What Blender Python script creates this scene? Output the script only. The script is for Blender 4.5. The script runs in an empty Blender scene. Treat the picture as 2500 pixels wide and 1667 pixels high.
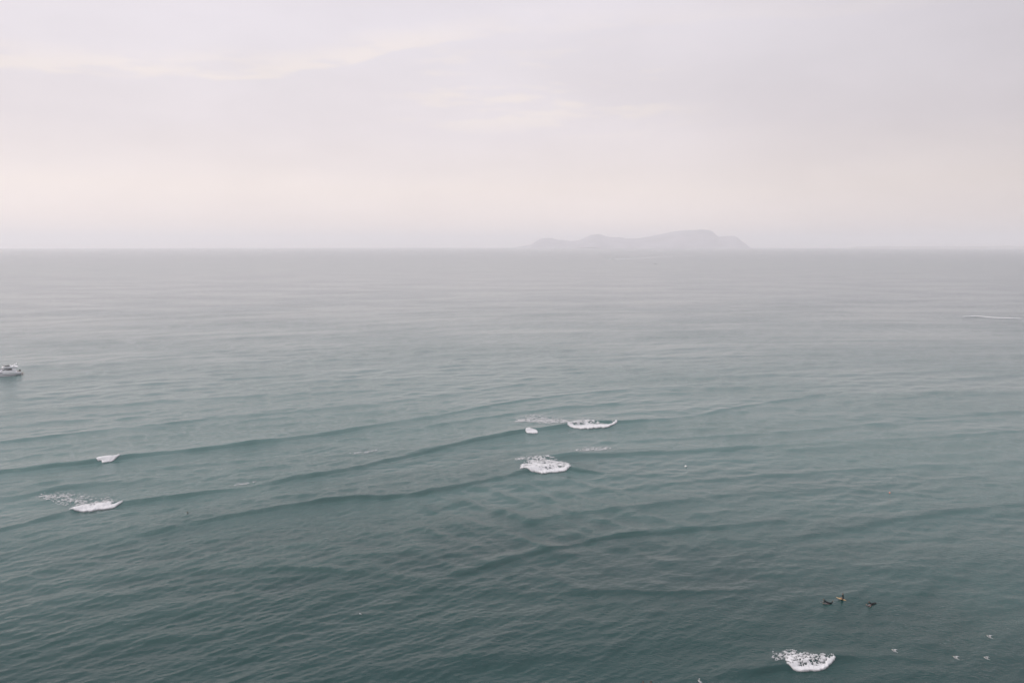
import bpy, bmesh, math, random
import numpy as np
from mathutils import Vector, Matrix

# ------------------------------------------------------------------ camera, sky, sun, exposure
SC = bpy.context.scene
COL = SC.collection
H = 60.0                      # eye height above the sea, metres
RE = 7.4e6                    # effective earth radius
DIP = math.sqrt(2 * H / RE)
F = 1875.0                    # focal length in pixels of the 2500 px photograph
PITCH = math.atan((833.5 - 604.5) / F) + DIP
SUN_AZ, SUN_EL = math.radians(-80), math.radians(48)   # azimuth from +Y towards +X

cam_d = bpy.data.cameras.new('camera')
cam_d.lens, cam_d.sensor_width, cam_d.sensor_fit = 27.0, 36.0, 'HORIZONTAL'
cam_d.clip_start, cam_d.clip_end = 0.5, 120000.0
cam = bpy.data.objects.new('camera', cam_d)
cam.location = (0, 0, H)
cam.rotation_euler = (math.pi / 2 - PITCH, 0, 0)
COL.objects.link(cam)
SC.camera = cam

SC.view_settings.view_transform = 'Standard'
SC.view_settings.look = 'None'
SC.view_settings.exposure = 0.1
SC.view_settings.gamma = 1.0
SC.view_settings.use_curve_mapping = False
SC.cycles.volume_bounces = 5
SC.cycles.max_bounces = 8
SC.cycles.use_denoising = True


def lin(*c):
    return tuple(((v / 255) / 12.92 if v / 255 <= .04045 else ((v / 255 + .055) / 1.055) ** 2.4) for v in c) + (1.0,)


class NT:
    """small helper for building node trees"""
    def __init__(self, tree):
        self.t = tree
        self.n = tree.nodes
        self.n.clear()

    def add(self, kind, **kw):
        n = self.n.new(kind)
        for k, v in kw.items():
            setattr(n, k, v)
        return n

    def put(self, sock, v):
        if hasattr(v, 'is_output'):
            self.t.links.new(v, sock)
        elif v is not None:
            sock.default_value = v

    def math(self, op, a, b=None, c=None, clamp=False):
        n = self.add('ShaderNodeMath', operation=op, use_clamp=clamp)
        for s, v in zip(n.inputs, (a, b, c)):
            self.put(s, v)
        return n.outputs[0]

    def smooth(self, v, a, b, o0=0.0, o1=1.0):
        n = self.add('ShaderNodeMapRange', interpolation_type='SMOOTHSTEP')
        for s, x in zip(n.inputs, (v, a, b, o0, o1)):
            self.put(s, x)
        return n.outputs[0]

    def mix(self, f, a, b, mode='MIX'):
        n = self.add('ShaderNodeMix', data_type='RGBA', blend_type=mode)
        self.put(n.inputs[0], f)
        self.put(n.inputs[6], a)
        self.put(n.inputs[7], b)
        return n.outputs[2]

    def ramp(self, v, stops):
        n = self.add('ShaderNodeValToRGB')
        e = n.color_ramp.elements
        while len(e) < len(stops):
            e.new(0.5)
        for el, (p, c) in zip(e, stops):
            el.position = p
            el.color = c
        self.put(n.inputs[0], v)
        return n.outputs[0]

    def noise(self, vec, scale, detail=3, rough=0.5, dim='3D', dist=0.0):
        n = self.add('ShaderNodeTexNoise', noise_dimensions=dim)
        self.put(n.inputs['Vector'], vec)
        n.inputs['Scale'].default_value = scale
        n.inputs['Detail'].default_value = detail
        n.inputs['Roughness'].default_value = rough
        n.inputs['Distortion'].default_value = dist
        return n.outputs[0]

    def comb(self, x, y, z=0.0):
        n = self.add('ShaderNodeCombineXYZ')
        for s, v in zip(n.inputs, (x, y, z)):
            self.put(s, v)
        return n.outputs[0]


world = bpy.data.worlds.new('World')
SC.world = world
world.use_nodes = True
W = NT(world.node_tree)
geo = W.add('ShaderNodeTexCoord')
sep = W.add('ShaderNodeSeparateXYZ')
W.put(sep.inputs[0], geo.outputs['Generated'])
dx, dy, dz = sep.outputs
el = W.math('MULTIPLY', W.math('ARCSINE', dz), 180 / math.pi)            # degrees above the horizontal
az = W.math('MULTIPLY', W.math('ARCTAN2', dx, dy), 180 / math.pi)        # degrees right of straight ahead
# layered overcast: cream gap above the horizon, lavender deck above it
elm = W.math('ADD', el, W.math('MULTIPLY', W.math('SUBTRACT', W.noise(W.comb(W.math('MULTIPLY', az, 0.05), W.math('MULTIPLY', el, 0.22), 3.1), 1.0, 3), 0.5), 2.6))
deck = W.ramp(W.math('MULTIPLY', W.math('MAXIMUM', elm, 0.0), 1 / 30.0), [
    (0.0, lin(250, 232, 226)), (0.035, lin(249, 233, 227)), (0.085, lin(248, 234, 229)), (0.135, lin(245, 232, 227)),
    (0.19, lin(237, 226, 225)), (0.27, lin(232, 223, 226)), (0.42, lin(229, 222, 227)), (0.6, lin(228, 222, 229)), (1.0, lin(223, 221, 230))])
# bright torn streaks under the deck, sharper on their lower edge
fc = W.add('ShaderNodeFloatCurve')
cm = fc.mapping.curves[0]
pts = [(0.0, .42), (.09, .433), (.195, .448), (.30, .475), (.41, .5625), (.5, .604), (.625, .615), (.8, .61), (1.0, .60)]
for i, p in enumerate(pts):
    if i < 2:
        cm.points[i].location = p if i == 0 else pts[-1]
    elif i >= 2:
        cm.points.new(*pts[i - 1])
fc.mapping.update()
azn = W.math('MULTIPLY', W.math('ADD', az, 40.0), 1 / 80.0, clamp=True)
W.put(fc.inputs['Value'], azn)
wob = W.math('SUBTRACT', W.noise(W.comb(W.math('MULTIPLY', az, 0.16), W.math('MULTIPLY', el, 0.5), 7.0), 1.0, 5, 0.55), 0.5)
rel = W.math('ADD', W.math('SUBTRACT', el, W.math('MULTIPLY', fc.outputs[0], 24.0)), W.math('MULTIPLY', wob, 1.6))
arc = W.math('MULTIPLY', W.smooth(rel, -0.12, 0.18), W.smooth(rel, 2.2, 0.3))
arc = W.math('MULTIPLY', arc, W.smooth(az, 3.0, -12.0, 0.25, 1.0))
tear = W.noise(W.comb(W.math('MULTIPLY', az, 0.22), W.math('MULTIPLY', el, 1.15), 1.7), 1.0, 5, 0.6)
arc = W.math('MULTIPLY', arc, W.smooth(tear, 0.33, 0.55, 0.15, 1.0))
puff = W.smooth(W.noise(W.comb(W.math('MULTIPLY', az, 0.13), W.math('MULTIPLY', el, 0.75), 12.4), 1.0, 5, 0.6), 0.49, 0.62)
puff = W.math('MULTIPLY', puff, W.math('MULTIPLY', W.smooth(el, 7.0, 9.5), W.smooth(el, 15.0, 11.0)))
puff = W.math('MULTIPLY', puff, W.smooth(W.math('ABSOLUTE', W.math('SUBTRACT', az, 2.0)), 14.0, 6.0))
streak = W.math('MAXIMUM', arc, W.math('MULTIPLY', puff, 0.9))
sky = W.mix(W.math('MULTIPLY', streak, 0.72), deck, lin(242, 231, 226))
# broad soft mottling of the deck
mot = W.noise(W.comb(W.math('MULTIPLY', az, 0.06), W.math('MULTIPLY', el, 0.16), 20.0), 1.0, 4, 0.5)
mv = W.smooth(mot, 0.28, 0.72, 0.95, 1.04)
sky = W.mix(1.0, sky, W.comb(mv, mv, mv), 'MULTIPLY')
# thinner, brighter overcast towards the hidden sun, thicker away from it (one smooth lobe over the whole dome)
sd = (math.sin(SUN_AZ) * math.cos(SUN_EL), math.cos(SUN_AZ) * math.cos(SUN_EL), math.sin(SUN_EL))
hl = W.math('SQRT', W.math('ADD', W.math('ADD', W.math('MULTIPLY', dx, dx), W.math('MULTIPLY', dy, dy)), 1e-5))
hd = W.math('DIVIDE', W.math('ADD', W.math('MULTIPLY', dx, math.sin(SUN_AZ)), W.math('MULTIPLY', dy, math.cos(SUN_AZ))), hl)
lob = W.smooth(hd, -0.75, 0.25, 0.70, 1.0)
lob = W.math('ADD', lob, W.math('MULTIPLY', W.math('SUBTRACT', 1.6, lob), W.smooth(el, 13.0, 62.0)))  # extra zenith brightness, mostly out of view, added to light up the haze
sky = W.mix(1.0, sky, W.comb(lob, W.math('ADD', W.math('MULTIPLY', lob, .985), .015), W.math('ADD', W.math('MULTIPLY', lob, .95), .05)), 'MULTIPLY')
nish = W.add('ShaderNodeTexSky', sky_type='NISHITA', sun_disc=False)
nish.sun_elevation = SUN_EL
nish.sun_rotation = SUN_AZ
nish.dust_density, nish.air_density = 4.0, 1.0
bg_n = W.add('ShaderNodeBackground')
W.put(bg_n.inputs[0], nish.outputs[0])
bg_n.inputs[1].default_value = 0.10
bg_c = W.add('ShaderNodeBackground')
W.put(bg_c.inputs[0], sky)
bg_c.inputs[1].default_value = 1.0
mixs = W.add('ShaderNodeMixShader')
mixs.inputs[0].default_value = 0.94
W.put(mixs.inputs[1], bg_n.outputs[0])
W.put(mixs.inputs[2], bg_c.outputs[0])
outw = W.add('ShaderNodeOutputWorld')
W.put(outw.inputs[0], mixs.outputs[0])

sun_d = bpy.data.lights.new('sun', 'SUN')
sun_d.energy = 2.2
sun_d.angle = math.radians(30)
sun_d.color = (1.0, 0.91, 0.86)
sun = bpy.data.objects.new('sun', sun_d)
sun.rotation_euler = Vector(sd).to_track_quat('Z', 'Y').to_euler()
COL.objects.link(sun)


# ------------------------------------------------------------------ helpers
def pix(x, y, z=0.0):
    """a pixel of the photograph -> the point of the (curved) sea level + z that it looks at"""
    u, v = (x - 1250) / F, (y - 833.5) / F
    fw, dn = math.cos(PITCH) - v * math.sin(PITCH), math.sin(PITCH) + v * math.cos(PITCH)
    g = math.hypot(u, fw)
    td = dn / g
    h = H - z
    q = td * td - 2 * h / RE
    r = RE * (td - math.sqrt(max(q, 0)))
    return Vector((r * u / g, r * fw / g, z - r * r / (2 * RE)))


def drop(x, y):
    return (x * x + y * y) / (2 * RE)


def principled(name, color, rough=0.5, metallic=0.0, ior=1.45, noise=None, coat=0.0):
    m = bpy.data.materials.new(name)
    m.use_nodes = True
    T = NT(m.node_tree)
    p = T.add('ShaderNodeBsdfPrincipled')
    p.inputs['Roughness'].default_value = rough
    p.inputs['Metallic'].default_value = metallic
    p.inputs['IOR'].default_value = ior
    p.inputs['Coat Weight'].default_value = coat
    if noise:
        sc, amt = noise
        tc = T.add('ShaderNodeTexCoord')
        n = T.noise(tc.outputs['Object'], sc, 4, 0.6)
        dark = tuple(c * (1 - amt) for c in color[:3]) + (1,)
        T.put(p.inputs['Base Color'], T.mix(T.smooth(n, 0.3, 0.7), dark, color))
    else:
        p.inputs['Base Color'].default_value = color
    o = T.add('ShaderNodeOutputMaterial')
    T.put(o.inputs[0], p.outputs[0])
    return m


def tag(o, label=None, cat=None, group=None, kind=None):
    for k, v in (('label', label), ('category', cat), ('group', group), ('kind', kind)):
        if v:
            o[k] = v
    return o


def empty(name, loc, rz=0.0, rx=0.0, ry=0.0):
    o = bpy.data.objects.new(name, None)
    o.location = loc
    o.rotation_euler = (rx, ry, rz)
    o.empty_display_size = 0.2
    COL.objects.link(o)
    return o


def link_mesh(name, me, mat, parent=None, smooth=True):
    o = bpy.data.objects.new(name, me)
    if mat is not None:
        me.materials.clear()
        for m in (mat if isinstance(mat, (list, tuple)) else [mat]):
            me.materials.append(m)
    if smooth:
        me.polygons.foreach_set('use_smooth', np.ones(len(me.polygons), bool))
    COL.objects.link(o)
    if parent is not None:
        o.parent = parent
    return o


def np_mesh(name, V, Q):
    me = bpy.data.meshes.new(name)
    V = np.ascontiguousarray(V, np.float32)
    Q = np.ascontiguousarray(Q, np.int32)
    me.vertices.add(len(V))
    me.vertices.foreach_set('co', V.ravel())
    me.loops.add(Q.size)
    me.loops.foreach_set('vertex_index', Q.ravel())
    me.polygons.add(len(Q))
    me.polygons.foreach_set('loop_start', np.arange(0, Q.size, Q.shape[1], dtype=np.int32))
    me.update(calc_edges=True)
    return me


def grid_faces(nr, nc, wrap=False):
    i = np.arange(nr - 1)[:, None] * nc
    j = np.arange(nc if wrap else nc - 1)[None, :]
    j2 = (j + 1) % nc
    return np.stack([i + j, i + j2, i + nc + j2, i + nc + j], -1).reshape(-1, 4)


def hash2(ix, iy, seed):
    h = (ix.astype(np.int64) * 374761393 + iy.astype(np.int64) * 668265263 + seed * 1274126177) & 0xFFFFFFFF
    h = ((h ^ (h >> 13)) * 1274126177) & 0xFFFFFFFF
    return ((h ^ (h >> 16)) & 0xFFFF).astype(np.float32) / 65535.0


def vnoise(x, y, seed=0):
    ix, iy = np.floor(x), np.floor(y)
    fx, fy = (x - ix).astype(np.float32), (y - iy).astype(np.float32)
    ix, iy = ix.astype(np.int64), iy.astype(np.int64)
    sx, sy = fx * fx * fx * (fx * (fx * 6 - 15) + 10), fy * fy * fy * (fy * (fy * 6 - 15) + 10)
    a, b = hash2(ix, iy, seed), hash2(ix + 1, iy, seed)
    c, d = hash2(ix, iy + 1, seed), hash2(ix + 1, iy + 1, seed)
    return (a + (b - a) * sx) * (1 - sy) + (c + (d - c) * sx) * sy


def fbm(x, y, seed=0, octv=4, gain=0.5):
    s, a, t = 0.0, 1.0, 0.0
    for o in range(octv):
        s = s + a * vnoise(x, y, seed + o * 17)
        t += a
        a *= gain
        x, y = x * 2.03 + 11.3, y * 2.03 - 7.7
    return s / t


def sstep(v, a, b):
    t = np.clip((v - a) / (b - a), 0, 1)
    return t * t * (3 - 2 * t)


# ------------------------------------------------------------------ the sea surface: swell, breaking crests, chop
TSTEP = 0.00080          # step of the tangent of the look-down angle between two rows
ASTEP = math.radians(0.078)


class Crest:
    """one swell crest: a line on the sea with its height along it, steep in front and long behind"""
    def __init__(self, pts, lf=2.6, lb=8.0):
        P = [pix(x, y, a * 0.68) for x, y, a in pts]
        xs = np.array([p.x for p in P])
        ys = np.array([p.y for p in P])
        am = np.array([a for _, _, a in pts], float)
        n = 600
        self.x = np.linspace(xs[0], xs[-1], n)
        yy = np.interp(self.x, xs, ys)
        aa = np.interp(self.x, xs, am)
        k = max(3, int(n * 7.0 / max(xs[-1] - xs[0], 8)))
        ker = np.hanning(2 * k + 1)
        ker /= ker.sum()
        # pad with linear extrapolation so that the ends keep their slope
        l = yy[0] - (yy[1] - yy[0]) * np.arange(k, 0, -1)
        r = yy[-1] + (yy[-1] - yy[-2]) * np.arange(1, k + 1)
        self.y = np.convolve(np.concatenate([l, yy, r]), ker, 'valid')
        self.a = np.convolve(np.pad(aa, k, mode='edge'), ker, 'valid')
        self.sl = np.gradient(self.y, self.x)
        self.lf, self.lb = lf, lb
        self.box = (xs[0] - 30, xs[-1] + 30, ys.min() - 30, ys.max() + 60)

    def add(self, x, y, z, wander):
        m = (x > self.box[0]) & (x < self.box[1]) & (y > self.box[2]) & (y < self.box[3])
        if not m.any():
            return
        X, Y = x[m], y[m]
        yc = np.interp(X, self.x, self.y)
        a = np.interp(X, self.x, self.a) * (0.62 + 0.76 * fbm(X / 11.0, Y / 40.0, 88, 3))
        ext = sstep(X, self.x[0] - 22, self.x[0] + 4) * (1 - sstep(X, self.x[-1] - 4, self.x[-1] + 22))
        sl = np.interp(X, self.x, self.sl)
        over = np.where(X < self.x[0], (X - self.x[0]) * self.sl[0], np.where(X > self.x[-1], (X - self.x[-1]) * self.sl[-1], 0))
        d = (Y - yc - over) / np.sqrt(1 + sl * sl) + wander[m]
        lf = 0.52 * self.lf * (1.25 - 0.35 * np.clip(a, 0, 1.3))
        f = np.where(d < 0, np.exp(-(d / lf) ** 2), 0.64 * np.exp(-(d / self.lb) ** 2) + 0.36 * np.exp(-(d / 1.8) ** 2))
        f = f - 0.16 * np.exp(-((d + 7) / 5.0) ** 2)
        z[m] += 0.74 * a * ext * f


CRESTS = [
    Crest([(0, 1077, .75), (106, 1065, .7), (266, 1047, .4), (425, 1031, .35), (585, 1015, .3), (744, 1001, .3), (980, 975, .3), (1250, 940, .25)]),
    Crest([(-120, 1160, .9), (0, 1147, 1.0), (106, 1134, 1.05), (234, 1121, 1.15), (298, 1110, 1.25), (372, 1103, 1.1), (478, 1093, 1.0), (585, 1080, .95),
           (691, 1067, .85), (797, 1054, .75), (872, 1042, .7), (1010, 1019, .65), (1116, 1003, .65), (1250, 979, .6), (1383, 961, .5), (1600, 945, .35), (1900, 925, .2)], 2.4),
    Crest([(1040, 1038, .3), (1170, 1018, .45), (1250, 1008, .5), (1360, 992, .5), (1480, 985, .4), (1700, 975, .2)]),
    Crest([(0, 1188, .2), (130, 1176, .35), (190, 1170, .3), (330, 1148, .3), (420, 1138, .25), (560, 1125, .2)]),
    Crest([(-60, 1222, .25), (60, 1206, .45), (110, 1192, .5), (180, 1182, .4), (300, 1172, .2)]),
    Crest([(0, 1290, .3), (102, 1262, .5), (168, 1240, .9), (230, 1228, 1.15), (298, 1218, 1.2), (357, 1212, 1.), (434, 1203, .9), (510, 1195, .75), (600, 1185, .7), (638, 1177, .7),
           (717, 1161, .75), (797, 1150, .7), (872, 1136, .75), (983, 1110, .8), (1090, 1085, .8), (1169, 1069, .8), (1250, 1053, .95), (1282, 1048, 1.1), (1330, 1042, 1.1), (1388, 1034, 1.0),
           (1440, 1026, 1.2), (1505, 1028, 1.0), (1590, 1023, .6), (1702, 1012, .45), (1781, 995, .4), (1914, 975, .4), (2074, 951, .25)], 2.3),
    Crest([(340, 1300, .2), (399, 1286, .4), (500, 1267, .6), (585, 1251, .7), (664, 1238, .75), (744, 1225, .85), (787, 1213, 1.1), (850, 1208, 1.2), (946, 1207, .95), (1010, 1201, .7),
           (1089, 1187, .65), (1169, 1171, .7), (1250, 1152, .8), (1290, 1140, 1.1), (1335, 1137, 1.25), (1385, 1133, 1.0), (1415, 1143, .9), (1455, 1148, .6), (1500, 1153, .2)], 2.2),
    Crest([(640, 1215, .25), (700, 1208, .4), (760, 1206, .35), (880, 1190, .35), (1000, 1172, .35), (1100, 1160, .3)]),
    Crest([(1260, 1128, .3), (1310, 1120, .5), (1361, 1113, .6), (1410, 1106, .65), (1463, 1109, .4), (1590, 1102, .45), (1728, 1094, .45), (1914, 1083, .4), (2260, 1065, .35), (2500, 1049, .35)]),
    Crest([(1600, 1072, .2), (1800, 1060, .35), (2000, 1046, .3), (2233, 1020, .35), (2500, 1001, .35)]),
    Crest([(1440, 1195, .2), (1560, 1185, .35), (1700, 1170, .4), (1830, 1160, .4), (2000, 1148, .25), (2250, 1135, .2)]),
    Crest([(1330, 1262, .3), (1400, 1250, .45), (1480, 1240, .4), (1620, 1225, .4), (1740, 1208, .35), (1900, 1195, .3), (2150, 1180, .3), (2500, 1150, .25)]),
    Crest([(1136, 1385, .35), (1222, 1366, .5), (1293, 1341, .6), (1363, 1330, .65), (1432, 1310, .75), (1473, 1300, .75), (1542, 1295, .6), (1625, 1291, .45), (1750, 1280, .4), (1900, 1268, .3)], 2.0, 5),
    Crest([(1960, 1305, .2), (2047, 1291, .35), (2127, 1270, .45), (2300, 1245, .45), (2500, 1225, .4)], 2.4),
    Crest([(1412, 1437, .3), (1460, 1435, .5), (1515, 1435, .5), (1584, 1440, .5), (1640, 1440, .3)], 1.8, 4),
    Crest([(1800, 1640, .15), (1880, 1624, .5), (1930, 1612, .9), (1980, 1606, 1.05), (2020, 1597, 1.0), (2045, 1590, .7), (2090, 1596, .35), (2130, 1602, .1)], 1.5, 3.5),
    Crest([(600, 1385, .3), (720, 1380, .5), (820, 1388, .3)], 2.2, 5),
    Crest([(1000, 1365, .3), (1060, 1352, .35), (1130, 1345, .25)], 1.8, 4),
]

rngw = np.random.RandomState(4)
CHOP = []
for i in range(64):
    lam = 0.9 * (16 / 0.9) ** (i / 63.0) * rngw.uniform(.9, 1.1)
    th = math.radians(33) + rngw.normal(0, 0.42)            # crest direction of the wind chop
    if i % 5 == 0:
        th = rngw.uniform(-1.0, 1.2)
    k = 2 * math.pi / lam
    kx, ky = -math.sin(th) * k, math.cos(th) * k
    CHOP.append((lam, kx, ky, rngw.uniform(0, 2 * math.pi), 0.0042 * lam ** 0.66))


def sea_z(x, y):
    """height of the water at x, y (arrays), waves shorter than the mesh can carry left out"""
    x, y = np.asarray(x, np.float64), np.asarray(y, np.float64)
    r = np.hypot(x, y)
    drr = np.maximum(r * r / H * TSTEP, 0.12)
    dtt = r * ASTEP
    z = np.zeros_like(x)
    gust = 0.55 + 0.9 * fbm(x / 55 + 3, y / 90 + 9, 5, 3)
    left = 0.72 + 0.5 * sstep(-x, -60, 70)
    for lam, kx, ky, ph, a in CHOP:
        k = math.hypot(kx, ky)
        s = drr * abs(ky) / k + dtt * abs(kx) / k
        w = sstep(lam / s, 2.6, 5.0)
        if lam < 5:
            w = w * gust * left
        f = kx * x + ky * y + ph
        z += a * w * (np.cos(f) + 0.28 * np.cos(2 * f))
    # background swell, crests bending with the shoaling bottom
    xc = np.clip(x, -400, 400)
    s0 = y - 0.36 * x + 0.00050 * xc * xc
    for lam, amp, seed, tilt in ((46, .26, 31, 0), (27, .20, 32, .06), (71, .28, 33, -.05), (17, .15, 34, .1), (12.5, .11, 35, .02), (9.2, .07, 36, .16), (36, .24, 37, .03)):
        ph = (s0 + tilt * x) / lam + 1.3 * fbm(x / 140, y / 75, seed, 2)
        env = np.clip(2.1 * fbm(x / min(95, 3.2 * lam) + seed, y / min(45, 1.6 * lam), seed + 50, 2) - 0.55, 0, 1.2)
        c = np.cos(2 * np.pi * ph)
        w = sstep(lam / drr, 2.5, 5.0)
        z += amp * w * env * (np.exp(1.3 * (c - 1)) - 0.46)
    # a cross sea thrown back where the two swells meet in the middle
    cx = pix(1290, 1255)
    ex = np.exp(-((x - cx.x) / 34) ** 2 - ((y - cx.y) / 34) ** 2)
    for lam, th, a, ph in ((9.5, -0.75, .13, 0), (13.0, -0.6, .12, 1.1), (6.7, -0.95, .07, 2.0), (11, .72, .10, .4)):
        k = 2 * math.pi / lam
        c = np.cos((-math.sin(th) * x + math.cos(th) * y) * k + ph + 2.0 * fbm(x / 30, y / 30, 77, 2))
        z += 1.9 * a * ex * (np.exp(1.8 * (c - 1)) - 0.4)
    wander = (fbm(x / 9, y / 9, 61, 4) - 0.5) * 1.3
    near = r < 1500
    if near.any():
        xn, yn, zn, wn = x[near], y[near], z[near], wander[near]
        for c in CRESTS:
            c.add(xn, yn, zn, wn)
        z[near] = zn
    return z


def surf(x, y):
    """one point of the water surface"""
    return float(sea_z(np.array([x]), np.array([y]))[0]) - drop(x, y)


def build_sea():
    td = np.arange(0.74, DIP + 1e-6, -TSTEP)
    r = RE * (td - np.sqrt(np.maximum(td * td - 2 * H / RE, 0)))
    rin = np.array([0.5, 10, 20, 32, 44, 56, 68, 76])
    rout = np.array([26500, 28500, 30500, 33000])
    r = np.concatenate([rin[rin < r[0] - 3], r[r < 25500], rout])
    a1 = np.arange(-41, 41.001, math.degrees(ASTEP))
    side = 41 + np.cumsum(np.linspace(.12, 5.0, 54))
    side = 41 + (side - 41) * (138.0 / (side[-1] - 41 + 2.5))
    ang = np.radians(np.concatenate([-side[::-1], a1, side]))
    R, A = np.meshgrid(r, ang, indexing='ij')
    x, y = R * np.sin(A), R * np.cos(A)
    z = sea_z(x.ravel(), y.ravel()).reshape(x.shape)
    fade = 1 - sstep(np.abs(np.degrees(A)), 44, 62)
    z = z * fade * sstep(R, 30, 70) - (x * x + y * y) / (2 * RE)
    me = np_mesh('sea', np.stack([x, y, z], -1).reshape(-1, 3), grid_faces(len(r), len(ang), wrap=True)[:, ::-1])
    return me


def sea_material():
    m = bpy.data.materials.new('sea_water')
    m.use_nodes = True
    T = NT(m.node_tree)
    tc = T.add('ShaderNodeTexCoord')
    P = tc.outputs['Object']

    def mapped(rot, sx, sy):
        n = T.add('ShaderNodeMapping')
        T.put(n.inputs[0], P)
        n.inputs['Rotation'].default_value = (0, 0, rot)
        n.inputs['Scale'].default_value = (sx, sy, 1)
        return n.outputs[0]
    gust = T.smooth(T.noise(mapped(0.3, 0.008, 0.016), 1.0, 3), 0.34, 0.66, 0.40, 1.35)
    n1 = T.noise(mapped(-0.45, 0.75, 1.5), 1.0, 4, 0.62, dist=0.3)        # wavelets about a metre long
    n2 = T.noise(mapped(-0.8, 2.0, 3.6), 1.0, 3, 0.55)
    n3 = T.noise(mapped(-0.3, 0.11, 0.26), 1.0, 4, 0.6)                   # longer wind waves for the far sea
    hgt = T.math('ADD', T.math('MULTIPLY', n1, 0.22), T.math('MULTIPLY', n2, 0.22))
    hgt = T.math('ADD', T.math('MULTIPLY', hgt, gust), T.math('MULTIPLY', n3, 0.35))
    b = T.add('ShaderNodeBump')
    b.inputs['Strength'].default_value = 1.0
    b.inputs['Distance'].default_value = 0.40
    T.put(b.inputs['Height'], hgt)
    p = T.add('ShaderNodeBsdfPrincipled')
    ln = T.add('ShaderNodeVectorMath', operation='LENGTH')
    T.put(ln.inputs[0], P)
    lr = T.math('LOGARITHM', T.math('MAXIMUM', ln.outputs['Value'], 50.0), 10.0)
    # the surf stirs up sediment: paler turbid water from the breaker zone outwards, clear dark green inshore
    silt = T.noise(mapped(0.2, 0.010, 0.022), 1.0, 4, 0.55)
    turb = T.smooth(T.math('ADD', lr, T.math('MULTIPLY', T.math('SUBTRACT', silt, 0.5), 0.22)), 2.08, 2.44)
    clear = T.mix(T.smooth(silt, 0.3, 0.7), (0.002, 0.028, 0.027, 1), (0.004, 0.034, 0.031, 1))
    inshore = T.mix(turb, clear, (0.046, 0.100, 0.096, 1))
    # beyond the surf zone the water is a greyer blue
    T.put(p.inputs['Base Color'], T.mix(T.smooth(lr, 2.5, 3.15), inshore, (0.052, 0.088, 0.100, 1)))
    # the open sea is rougher than the sheltered water inshore
    off = T.smooth(lr, 2.35, 3.7)
    T.put(p.inputs['Roughness'], T.math('ADD', 0.06, T.math('MULTIPLY', off, 0.15)))
    p.inputs['IOR'].default_value = 1.36
    T.put(p.inputs['Normal'], b.outputs[0])
    o = T.add('ShaderNodeOutputMaterial')
    T.put(o.inputs[0], p.outputs[0])
    return m


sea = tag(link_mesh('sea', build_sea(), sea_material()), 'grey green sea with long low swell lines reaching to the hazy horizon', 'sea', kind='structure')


# ------------------------------------------------------------------ island and far coast
def terrain(name, prof, dist, depth, seed, rough, mat, label, cat, base_y):
    """a ridge of land at DIST metres whose skyline has the heights of PROF (photo pixels)"""
    px_m = dist / F
    hs = np.array([(x, max((base_y - y), 0.0) * px_m) for x, y in prof])
    xs = (hs[:, 0] - 1250) / F
    nx, ny = 220, 60
    t = np.linspace(0, 1, nx)
    tx = np.interp(t, [0, 1], [xs[0], xs[-1]])
    hh = np.interp(tx, xs, hs[:, 1])
    v = np.linspace(-1, 1, ny)
    T_, V_ = np.meshgrid(tx, v, indexing='ij')
    Hh = np.repeat(hh[:, None], ny, 1)
    X = T_ * dist
    Y = dist + V_ * depth
    ridge = (fbm(X / 900.0, X * 0 + seed, seed, 3) - 0.5) * 0.5
    D = np.clip(1 - np.abs(V_ - ridge) ** 1.3 * 1.08, 0, 1)
    gul = 1 - np.abs(2 * fbm(X / (depth * .28), Y / (depth * .9), seed + 3, 4) - 1)
    Z = Hh * D * (1 - rough * (1 - D) * 2 * (gul - .2)) 
    Z = Z - 6 * (D <= 0.001) - drop(0, dist) - 1.5
    X = X * (Y / dist)
    me = np_mesh(name, np.stack([X, Y, Z], -1).reshape(-1, 3), grid_faces(nx, ny)[:, ::-1])
    return tag(link_mesh(name, me, mat), label, cat, kind='structure')


rock = principled('bare_rock', (0.29, 0.28, 0.31, 1), 0.9, noise=(0.003, 0.35))
zz = [(60, 246), (150, 232), (220, 218), (260, 188), (300, 166), (345, 161), (400, 160), (440, 174), (470, 180), (500, 176), (540, 182), (580, 189), (615, 184), (650, 183), (685, 170), (720, 155),
      (765, 135), (820, 126), (860, 130), (900, 145), (960, 155), (1020, 154), (1060, 158), (1080, 166), (1180, 165), (1250, 155), (1330, 140), (1420, 122), (1500, 106), (1560, 97), (1680, 88),
      (1730, 89), (1760, 82), (1815, 85), (1850, 88), (1880, 104), (1900, 121), (1920, 140), (1940, 150), (1990, 146), (2060, 140), (2090, 144), (2110, 157), (2150, 192), (2185, 212), (2220, 244), (2260, 250)]
island = terrain('island', [(1240 + a / 3.794, 540 + b / 3.794) for a, b in zz], 17000, 1300, 5, 0.3, rock,
                 'long hilly island fading into the haze on the horizon', 'island', 606.8)
land = principled('low_coast', (0.32, 0.30, 0.28, 1), 0.9, noise=(0.01, 0.3))
pr = [(2060, 606.5), (2085, 604.0), (2110, 603.6), (2150, 603.0), (2200, 603.4), (2240, 602.8), (2290, 603.2), (2330, 602.6), (2360, 603.3), (2420, 602.6), (2450, 602.0), (2480, 602.9), (2560, 602.0), (2700, 601), (2800, 603)]
coast = terrain('headland', pr, 17500, 700, 11, 0.2, land, 'low flat strip of coast on the horizon at right', 'coast', 607.6)

# a tower and a few blocks on the far coast
concrete = principled('pale_concrete', (0.30, 0.29, 0.28, 1), 0.8, noise=(0.3, 0.2))


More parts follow.
